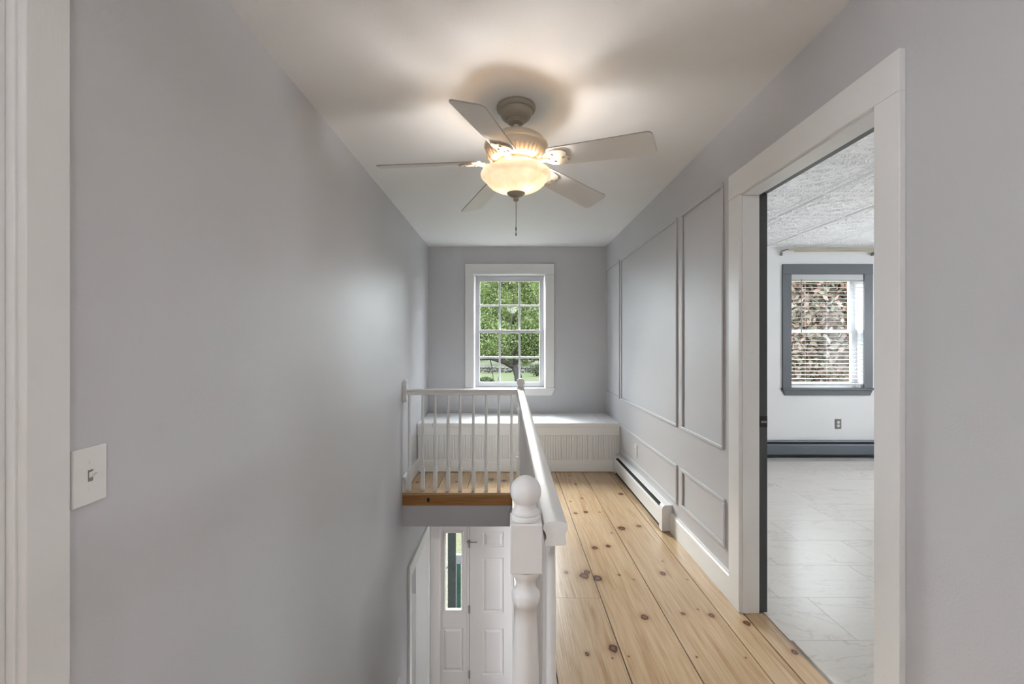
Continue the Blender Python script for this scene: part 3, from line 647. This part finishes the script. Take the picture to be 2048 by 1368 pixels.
# ------------------------------------------------------------------ railings
XRAIL = .106
def baluster_mesh(h):
    bm = bmesh.new(); box(bm, -.016, .016, -.016, .016, 0, .205, .0015)
    lathe(bm, [(.0155,.203), (.0125,.212), (.0155,.219), (.0155,.224), (.0115,.230), (.0150,.237), (.0150,.242), (.0112,.249), (.0140,.256), (.0120,.264), (.0135,.40), (.0130,.55), (.0105,h)], n=12)
    me = bpy.data.meshes.new('baluster'); bm.to_mesh(me); bm.free(); me.materials.append(M['trim'])
    for p in me.polygons: p.use_smooth = True
    me.set_sharp_from_angle(angle=math.radians(50)); return me
BAL = baluster_mesh(.855)
RT = .904
rp = [(-.022,.849), (-.024,.853), (-.0235,.860), (-.0205,.866), (-.0210,.873), (-.0240,.880), (-.0278,.886), (-.0280,.893), (-.025,.899), (-.016,.903), (0,RT),
      (.016,.903), (.025,.899), (.0280,.893), (.0278,.886), (.0240,.880), (.0210,.873), (.0205,.866), (.0235,.860), (.024,.853), (.022,.849)]
NEWP = [(.026,.898), (.034,.901), (.0345,.907), (.031,.911), (.033,.915), (.030,.920), (.0255,.925), (.0250,.929)] + [(.036*math.cos(a), .962+.036*math.sin(a)) for a in [math.radians(d) for d in range(-46, 90, 8)]] + [(.0005,.998)]
NEWS = [(.033,.30), (.036,.31), (.034,.33), (.026,.34), (.031,.36), (.034,.42), (.031,.55), (.0265,.66), (.0250,.700), (.0290,.703), (.0310,.709), (.0330,.719), (.0330,.727), (.0300,.733), (.0235,.738), (.0230,.752), (.0260,.764), (.0310,.770), (.0330,.777), (.0330,.782), (.035,.786)]
def newel(parent, x, y, z0=0.0):
    bm = bmesh.new(); box(bm, -.0365, .0365, -.0365, .0365, .787, .900, .003); p = obj('newel_post', bm, M['trim'], parent); p.location = (x, y, 0)
    bm = bmesh.new(); box(bm, -.0365, .0365, -.0365, .0365, z0, .302, .003); obj('newel_base', bm, M['trim'], p)
    bm = bmesh.new(); lathe(bm, NEWS, n=32); smooth(obj('turned_shaft', bm, M['trim'], p), 60)
    bm = bmesh.new(); lathe(bm, NEWP, n=32); smooth(obj('ball_finial', bm, M['trim'], p), 60)
    return p
hr = empty('stair_railing', (0, 0, 0)); tag(hr, 'white L-shaped stair railing with two ball-topped newel posts', 'railing')
bm = bmesh.new(); prism(bm, rp, 'y', .992, 3.925); r_ = obj('handrail', bm, M['trim'], hr); r_.location = (XRAIL, 0, 0); smooth(r_, 35)
newel(hr, .0400, 1.022); newel(hr, .1090, 3.935)
for k in range(25):
    y = 1.10 + k*.1127
    if y > 3.86: break
    b = obj('baluster', BAL, None, hr); b.location = (XRAIL, y, 0)
lr = hr
bm = bmesh.new(); prism(bm, rp, 'x', XL+.03, .0722); r_ = obj('handrail', bm, M['trim'], lr); r_.location = (0, 3.922, 0); smooth(r_, 35)
bm = bmesh.new()
ov = [(.05*math.cos(t), (.05*math.sin(t) + (.05 if math.sin(t) > 0 else -.05))) for t in [2*PI*i/28 for i in range(28)]]
prism(bm, [(u, v) for u, v in ov], 'x', 0, .022)
prism(bm, [(u*.86, v*.92) for u, v in ov], 'x', .022, .030)
ro = obj('rosette', bm, M['trim'], lr); ro.location = (XL, 3.922, .885)
for px in (818.6, 845.5, 870.5, 896.2, 920.3, 946.8, 972.3, 997.5, 1023.3):
    b = obj('baluster', BAL, None, lr); b.location = ((px-1017)/FPX*3.905, 3.905, 0)
    b.data = BAL

# ------------------------------------------------------------------ ceiling fan
FX, FY = .036, 2.11
fan = empty('ceiling_fan', (FX, FY, CEIL)); tag(fan, 'cream five-blade ceiling fan with lit glass bowl', 'ceiling fan')
def F(n, bm, m, par=fan, sm=True):
    for v in bm.verts: v.co.z -= CEIL
    o = obj(n, bm, m, par)
    return smooth(o, 45) if sm else o
bm = bmesh.new(); lathe(bm, [(.001,2.44), (.093,2.44), (.0945,2.432), (.092,2.424), (.085,2.418), (.078,2.416), (.0775,2.412), (.076,2.402), (.070,2.390), (.058,2.379), (.047,2.373), (.044,2.372), (.043,2.367), (.039,2.366), (.036,2.360), (.030,2.358), (.024,2.353), (.001,2.352)], n=48); F('canopy', bm, M['fan_bronze'])
bm = bmesh.new(); lathe(bm, [(.0125,2.356), (.0125,2.30)], n=20); F('downrod', bm, M['fan_cream'])
bm = bmesh.new(); lathe(bm, [(.001,2.318), (.022,2.318), (.026,2.312), (.05,2.310), (.085,2.302), (.115,2.290), (.135,2.275), (.145,2.262), (.147,2.256), (.152,2.254), (.153,2.247), (.149,2.243), (.146,2.240), (.145,2.225), (.140,2.208), (.128,2.190), (.112,2.178), (.095,2.172), (.001,2.172)], n=64); hs_ = F('motor_housing', bm, M['fan_cream'])
for k in range(40):
    if k % 8 in (0, 7): continue
    a = 2*PI*k/40 + math.radians(42.5)
    bm = bmesh.new(); box(bm, -.017, .017, -.0035, .0035, -.002, .0015)
    v = obj('vent_slot', bm, M['fan_bronze'], hs_); v.location = (.1345*math.cos(a), .1345*math.sin(a), 2.1985-CEIL); v.rotation_euler = (0, math.radians(-52), a)
bm = bmesh.new(); lathe(bm, [(.095,2.173), (.098,2.165), (.092,2.155), (.07,2.150), (.06,2.145), (.06,2.128), (.075,2.120), (.001,2.118)], n=40); F('light_fitter', bm, M['fan_cream'])
bm = bmesh.new(); lathe(bm, [(.160,2.124), (.166,2.122), (.169,2.114), (.167,2.105), (.160,2.098), (.150,2.094), (.146,2.088), (.138,2.074), (.124,2.060), (.104,2.049), (.080,2.041), (.058,2.036), (.050,2.031), (.047,2.026), (.030,2.024)], n=64, caps=False); F('glass_bowl', bm, M['bowl'])
bm = bmesh.new(); lathe(bm, [(.001,2.034), (.044,2.032), (.045,2.027), (.038,2.019), (.028,2.012), (.016,2.009), (.010,2.006), (.013,2.000), (.014,1.994), (.009,1.988), (.001,1.987)], n=32); fi = F('finial', bm, M['fan_bronze'])
bm = bmesh.new(); tube(bm, [(0,0,1.988), (.0006,0,1.92), (0,0,1.865)], .0016, 6); F('pull_chain', bm, M['chain'], fi)
bm = bmesh.new(); lathe(bm, [(.001,1.868), (.003,1.864), (.004,1.856), (.003,1.848), (.0015,1.846), (.0015,1.838), (.0035,1.834), (.004,1.826), (.001,1.822)], n=10); F('chain_fob', bm, M['chain'], fi)
# blades: local x outward, y along the rotation, pitch lowers the counter-clockwise edge
bm = bmesh.new()
def bl_out():
    o = []
    def arc(cx, cy, r, a0, a1, n=5):
        for i in range(n+1):
            a = math.radians(a0+(a1-a0)*i/n); o.append((cx+r*math.cos(a), cy+r*math.sin(a)))
    arc(.200, -.030, .028, 180, 270); arc(.625, -.048, .022, 270, 360); arc(.625, .048, .022, 0, 90); arc(.200, .030, .028, 90, 180)
    return o
prism(bm, bl_out(), 'z', -.003, .003); blade_me = bpy.data.meshes.new('blade'); bm.to_mesh(blade_me); bm.free(); blade_me.materials.append(M['blade']); blade_me.materials.append(M['blade_edge'])
for p_ in blade_me.polygons: p_.material_index = 0 if abs(p_.normal.z) > .5 else 1
bm = bmesh.new()
tube(bm, [(.085,0,-.004), (.120,0,-.016), (.150,0,-.012), (.175,0,-.006)], [.016,.013,.012,.010], 8)
iron = [(.150,-.016), (.180,-.042), (.215,-.050), (.250,-.046), (.268,-.030), (.262,-.012), (.276,0), (.262,.012), (.268,.030), (.250,.046), (.215,.050), (.180,.042), (.150,.016)]
prism(bm, iron, 'z', -.011, -.0032)
iron_me = bpy.data.meshes.new('blade_iron'); bm.to_mesh(iron_me); bm.free(); iron_me.materials.append(M['fan_cream'])
bm = bmesh.new(); lathe(bm, [(.006,-.0145), (.006,-.011)], n=10); screw_me = bpy.data.meshes.new('iron_screw'); bm.to_mesh(screw_me); bm.free(); screw_me.materials.append(M['fan_bronze'])
for k in range(5):
    az = math.radians(42.5 + 72*k - (5 if k == 3 else 0))
    Mx = Matrix.Translation((0, 0, 2.180-CEIL)) @ Matrix.Rotation(az, 4, 'Z') @ Matrix.Rotation(math.radians(5.0), 4, 'Y') @ Matrix.Rotation(math.radians(-17), 4, 'X')
    b = obj('blade', blade_me, None, fan); b.matrix_local = Mx
    i_ = obj('blade_iron', iron_me, None, b)
    for (u, v) in ((.195, -.022), (.195, .022), (.245, 0)):
        s_ = obj('iron_screw', screw_me, None, b); s_.location = (u, v, 0)
def bulb(name, loc, watts, col, rad):
    l = bpy.data.lights.new(name, 'POINT'); l.energy = watts; l.color = col; l.shadow_soft_size = rad
    o = bpy.data.objects.new(name, l); COL.objects.link(o); o.location = loc; return o
for s in (-1, 1):
    bulb('fan_bulb', (FX+.050*s, FY-.02*s, 2.076), LAMP_FAN/2, (1, .98, .95), .030)

# unseen dome lamps added to brighten the hall and the rooms around it
def fill_lamp(label, x, y, z, watts, col=(1, .97, .94), r=.17):
    o = empty('added_fill_lamp', (x, y, z)); tag(o, label, 'lamp')
    bm = bmesh.new(); lathe(bm, [(.001,0), (r*.9,0), (r*.9,-.02), (r*.8,-.025), (.001,-.025)], n=32); obj('fill_lamp_base', bm, M['plate'], o)
    bm = bmesh.new(); lathe(bm, [(r*.85,-.025), (r,-.04), (r*.93,-.075), (r*.7,-.10), (r*.35,-.115), (.001,-.118)], n=32, caps=False)
    m, p = base('fill_lamp_glass', (.8,.8,.78), .4); p.inputs['Emission Color'].default_value = (*col, 1); p.inputs['Emission Strength'].default_value = 1.5
    obj('fill_lamp_shade', bm, m, o)
    bulb('fill_bulb', (x, y, z-.20), watts, col, .14)
fill_lamp('unseen dome fill lamp added on the hall ceiling behind the camera', .1, -.9, CEIL, FILL_HALL)
fill_lamp('unseen dome fill lamp added on the bedroom ceiling beyond the doorway', 3.7, .9, CEIL-.003, FILL_BED)
fill_lamp('unseen dome fill lamp added on the entry ceiling downstairs', 1.35, 3.6, -.30, FILL_ENTRY)
fill_lamp('unseen dome fill lamp added in the room beyond the downstairs opening', -2.3, 3.6, -.30, FILL_SIDE)

# ------------------------------------------------------------------ outdoors
def gz(x, y):
    if y < 9: return LOW-.28
    t = min(1, (y-9)/18); t = t*t*(3-2*t)
    return (LOW-.28)*(1-t) + (-1.12)*t + .05*math.sin(x*.7+y*.4)
bm = bmesh.new(); xs = [-260, -160, -100] + [-60+2.5*i for i in range(57)] + [120, 180, 300]; ys = [5.34] + [6+1.5*i for i in range(20)] + [40, 46, 55, 70, 90, 140, 260]
vv = [[bm.verts.new((x, y, gz(x, y))) for y in ys] for x in xs]
for i in range(len(xs)-1):
    for j in range(len(ys)-1): bm.faces.new((vv[i][j], vv[i+1][j], vv[i+1][j+1], vv[i][j+1]))
tag(smooth(obj('ground', bm, M['lawn'])), 'patchy green lawn rising behind the house', 'lawn', None, 'structure')

def leaves(n, size, sampler, seed):
    R = random.Random(seed); vs, fs = [], []
    for k in range(n):
        c = sampler(R); s = size*R.uniform(.6, 1.3)
        a = Vector((R.gauss(0,1), R.gauss(0,1), R.gauss(0,1))).normalized(); b = a.orthogonal().normalized(); q = a.cross(b)
        t = R.uniform(0, 2*PI); u = b*math.cos(t)+q*math.sin(t); v = a.cross(u)
        i = len(vs); vs += [c-u*s, c-v*s*.5, c+u*s, c+v*s*.5]; fs.append((i, i+1, i+2, i+3))
    me = bpy.data.meshes.new('foliage'); me.from_pydata(vs, [], fs); return me
def blob(c, rad):
    c = Vector(c)
    def f(R):
        while True:
            p = Vector((R.uniform(-1,1), R.uniform(-1,1), R.uniform(-1,1)))
            l = p.length
            if l < 1 and R.random() < .25+.75*l: return c + Vector((p.x*rad[0], p.y*rad[1], p.z*rad[2]))
    return f
def pick(fs):
    return lambda R: R.choice(fs)(R)
def tree(label, x, y, h, spread, mat, nleaf, lsize, seed, name='tree', low=.35, trunk=.16, group=None):
    z = gz(x, y); R = random.Random(seed); t = empty(name, (x, y, z)); tag(t, label, 'tree', group)
    bm = bmesh.new(); pts = [(0,0,-.2)]
    for k in range(1, 6): pts.append((R.uniform(-.15,.15)*k*.5, R.uniform(-.1,.1)*k, h*.85*k/5))
    tube(bm, pts, [trunk*(1-.17*k) for k in range(6)], 8); tr = obj('trunk', bm, M['bark'], t)
    bm = bmesh.new(); bl_ = []
    for k in range(11):
        zz = h*R.uniform(low, .85); a = R.uniform(0, 2*PI); l = spread*R.uniform(.5, .95)
        e = (math.cos(a)*l, math.sin(a)*l, zz+R.uniform(.1,.25)*h)
        tube(bm, [(0,0,zz), (e[0]*.5, e[1]*.5, zz+.05*h), e], [trunk*.35, trunk*.22, trunk*.08], 5); bl_.append(e)
    obj('branches', bm, M['bark'], t)
    bl = [blob(e, (spread*.55, spread*.55, h*.16)) for e in bl_] + [blob((0,0,h*.66), (spread, spread, h*.34)), blob((0,0,h*.36), (spread*1.1, spread*1.1, h*.33)), blob((0,0,h*.5), (spread, spread, h*.45))]*3
    f = obj('foliage', leaves(nleaf, lsize, pick(bl), seed), mat, t); f['kind'] = 'stuff'
    return t
# the gnarled tree seen through the hall window
def at(px, py, y): return Vector(((px-1017)/FPX*y, y, CAMZ-(py-688)/FPX*y))
TY = 27.0
bx = at(1038, 764, TY); at_ = empty('apple_tree', (bx.x, bx.y, gz(bx.x, bx.y)))
tag(at_, 'gnarled dark tree with leaning trunk close behind the hall window', 'tree')
def LP(px, py, dy=0): return at(px, py, TY+dy) - Vector(at_.location)
bm = bmesh.new()
g0 = Vector((0.05, 0, -.25))
tube(bm, [g0, LP(1036,752), LP(1032,740), LP(1027,731)], [.27,.23,.20,.18], 10); obj('trunk', bm, M['bark'], at_)
bm = bmesh.new()
for pts, rr in (([LP(1027,733),LP(1018,730,-.3),LP(1008,724,-.6),LP(998,722,-.8),LP(980,717,-1),LP(962,719,-1.2),LP(945,714,-1.4)], [.16,.14,.14,.11,.08,.06,.03]),
                ([LP(1008,724,-.6),LP(1004,712,-.4),LP(1003,698,0),LP(1001,682,.2),LP(992,660,.4),LP(985,630,.5)], [.12,.12,.11,.09,.06,.03]),
                ([LP(1027,731),LP(1036,722,.4),LP(1048,714,.6),LP(1056,702,.5),LP(1063,694,.3),LP(1075,692,.1),LP(1092,698,0)], [.12,.10,.08,.08,.07,.06,.03]),
                ([LP(1063,694,.3),LP(1070,665,.8),LP(1068,620,1),LP(1076,575,1.2)], [.06,.05,.035,.02]),
                ([LP(1056,702,.5),LP(1078,716,.2),LP(1095,722,0)], [.06,.06,.03]),
                ([LP(1027,731),LP(1030,700,-.8),LP(1022,650,-1),LP(1028,600,-.6),LP(1024,560,-.3)], [.09,.06,.04,.03,.015]),
                ([LP(980,717,-1),LP(984,735,-1),LP(986,752,-1),LP(986,762,-1)], [.03,.025,.02,.015]), ([LP(998,722,-.8),LP(999,742,-.8),LP(996,764,-.8)], [.03,.025,.02]),
                ([LP(945,690,-1),LP(962,650,-.6),LP(990,665,-.6)], [.04,.03,.02]), ([LP(1092,620,.4),LP(1064,590,.2),LP(1050,560,0)], [.04,.03,.02]), ([LP(940,560,.4),LP(975,610,.2),LP(998,655,0)], [.03,.03,.02])):
    tube(bm, pts, rr, 7)
obj('branches', bm, M['bark'], at_)
cr_ = [blob(LP(1017+dx_, 640+dy_, dd), (1.5, 1.3, 1.25)) for dx_, dy_, dd in ((-60,0,0),(0,-40,.5),(60,10,0),(-30,40,-.6),(40,40,.4),(-70,-60,.5),(70,-60,.3),(0,-100,0),(-100,40,0),(110,40,0),(20,55,1))]
f = obj('foliage', leaves(42000, .085, pick(cr_), 3), M['leaf_apple'], at_); f['kind'] = 'stuff'
GB = 'pale spring trees beyond the stone wall'
for i, (x, y, h, s, lab) in enumerate(((-4.5,46,12,2.5,'pale green tree beyond the stone wall left of the gnarled trunk'), (4.7,46,12,2.5,'pale green tree beyond the stone wall right of the gnarled trunk'), (.2,56,14,2.9,'tall pale green tree straight behind the gnarled trunk'),
                                   (-9.5,56,13,2.7,'pale green tree at the far left beyond the wall'), (9.8,57,13,2.7,'pale green tree at the far right beyond the wall'), (-5,67,16,2.9,'tall pale green tree far back on the left'), (5.4,67,16,2.9,'tall pale green tree far back on the right'))):
    tree(lab, x, y, h, s, M['leaf_back'], 20000, .24, 20+i, 'tree', .10, .16, GB)
GW = 'brown spring woods seen through the bedroom blinds'
for i, (x, y, h, s, lab) in enumerate(((15.2,22,10,2.4,'nearest brownish tree seen through the bedroom blinds'), (22.5,27.5,11,2.5,'second nearest brownish tree seen through the bedroom blinds'), (19.5,36,13,2.8,'brownish tree behind the nearest ones beyond the blinds'),
                                   (29.5,37,13,2.8,'brownish tree at the right beyond the bedroom blinds'), (26.5,46,15,2.9,'furthest brownish tree beyond the bedroom blinds'))):
    tree(lab, x, y, h, s, M['leaf_brown'], 24000, .17, 50+i, 'woodland_tree', .06, .14, GW)
# stone wall
sw = empty('stone_wall', (0, 37, gz(0, 37))); tag(sw, 'low dry stone wall across the lawn behind the gnarled tree', 'wall')
def stone_mesh(seed):
    R = random.Random(seed); bm = bmesh.new(); bmesh.ops.create_icosphere(bm, subdivisions=1, radius=1)
    for v in bm.verts: v.co *= R.uniform(.78, 1.12)
    me = bpy.data.meshes.new('stone'); bm.to_mesh(me); bm.free(); me.materials.append(M['stone']); return me
SM = [stone_mesh(i) for i in range(5)]; R = random.Random(11)
for k in range(64):
    xx = -4.6 + (k % 32)*.29 + R.uniform(-.06,.06); row = k//32
    s = obj('stone', SM[k % 5], None, sw); s.location = (xx+row*.13, R.uniform(-.12,.12), .14+row*.24+R.uniform(-.04,.04)); q = R.uniform(.8,1.15); s.scale = (.19*q, .2, .14*q); s.rotation_euler = (R.uniform(-.3,.3), R.uniform(-.3,.3), R.uniform(0,3))
# shrubs by the wall
def shrub(label, x, y, h, n, seed, ls=.06):
    z = gz(x, y); t = empty('shrub', (x, y, z)); tag(t, label, 'shrub'); R = random.Random(seed); bm = bmesh.new()
    for k in range(9):
        a = R.uniform(0, 2*PI); tube(bm, [(0,0,-.05), (math.cos(a)*h*.25, math.sin(a)*h*.2, h*.5), (math.cos(a)*h*.6, math.sin(a)*h*.4, h*R.uniform(.7,1.1))], [.025,.018,.008], 5)
    obj('stems', bm, M['bark'], t)
    f = obj('foliage', leaves(n, ls, blob((0,0,h*.5), (h*.7,h*.5,h*.5)), seed), M['leaf_shrub'], t); f['kind'] = 'stuff'
for i, (x, y) in enumerate(((-6.5,72),(-2.2,73),(2.2,73.5),(6.4,72.5))):
    shrub(['dense hedge bush far left at the back of the lawn', 'dense hedge bush left of centre at the back of the lawn', 'dense hedge bush right of centre at the back of the lawn', 'dense hedge bush far right at the back of the lawn'][i], x, y, 2.9, 3500, 80+i, .16)
p = at(972, 758, 24); shrub('leafy low shrub at the lower left of the hall window view', p.x, 24, .75, 900, 5)
p = at(1074, 745, 33); shrub('upright grey-green shrub at the right end of the stone wall', p.x, 33, .9, 700, 6)

# porch seen through the sidelight
gp = LOW-.28
tag(mbox('porch_slab', -2.2, 1.6, YF+.22, 7.0, gp-.1, LOW-.12, M['concrete']), 'concrete porch slab outside the front door', 'porch', None, 'structure')
def pxw(px, y): return (px-1017)/FPX*y
pp = empty('porch_post', (pxw(904, 6.4), 6.4, LOW-.12)); tag(pp, 'square dark porch post seen through the sidelight', 'post')
bm = bmesh.new(); box(bm, -.053, .053, -.053, .053, .0, 3.0, .006); obj('shaft', bm, M['porch_dark'], pp)
bm = bmesh.new(); box(bm, -.068, .068, -.068, .068, 0, .10, .008); obj('base_block', bm, M['porch_white'], pp)
pr_ = empty('porch_railing', (pxw(860, 6.45), 6.45, LOW-.12)); tag(pr_, 'dark porch railing left of the square post', 'railing')
L0 = pxw(904, 6.4)-.075-pr_.location.x
for z in (.98, .12):
    bm = bmesh.new(); box(bm, -.8, L0, -.02, .02, z-.02, z+.02, .004); obj('rail', bm, M['porch_dark'], pr_)
for k in range(6):
    bm = bmesh.new(); box(bm, -.7+k*.15, -.68+k*.15, -.01, .01, .12, .98, .002); obj('picket', bm, M['porch_dark'], pr_)
gt = empty('garden_gate_post', (pxw(917, 6.9), 6.9, gp)); tag(gt, 'white capped green gate post right of the dark porch post', 'post')
bm = bmesh.new(); box(bm, -.02, .035, -.03, .03, .1, .98, .004); obj('post_body', bm, M['porch_green'], gt)
bm = bmesh.new(); box(bm, -.036, -.020, -.03, .03, .0, 1.0, .003); obj('edge_strip', bm, M['porch_white'], gt)
bm = bmesh.new(); box(bm, -.05, .05, -.04, .04, .98, 1.12, .006); obj('post_cap', bm, M['porch_white'], gt)
bm = bmesh.new(); box(bm, -.06, .06, -.045, .045, .0, .12, .006); obj('post_base', bm, M['porch_white'], gt)
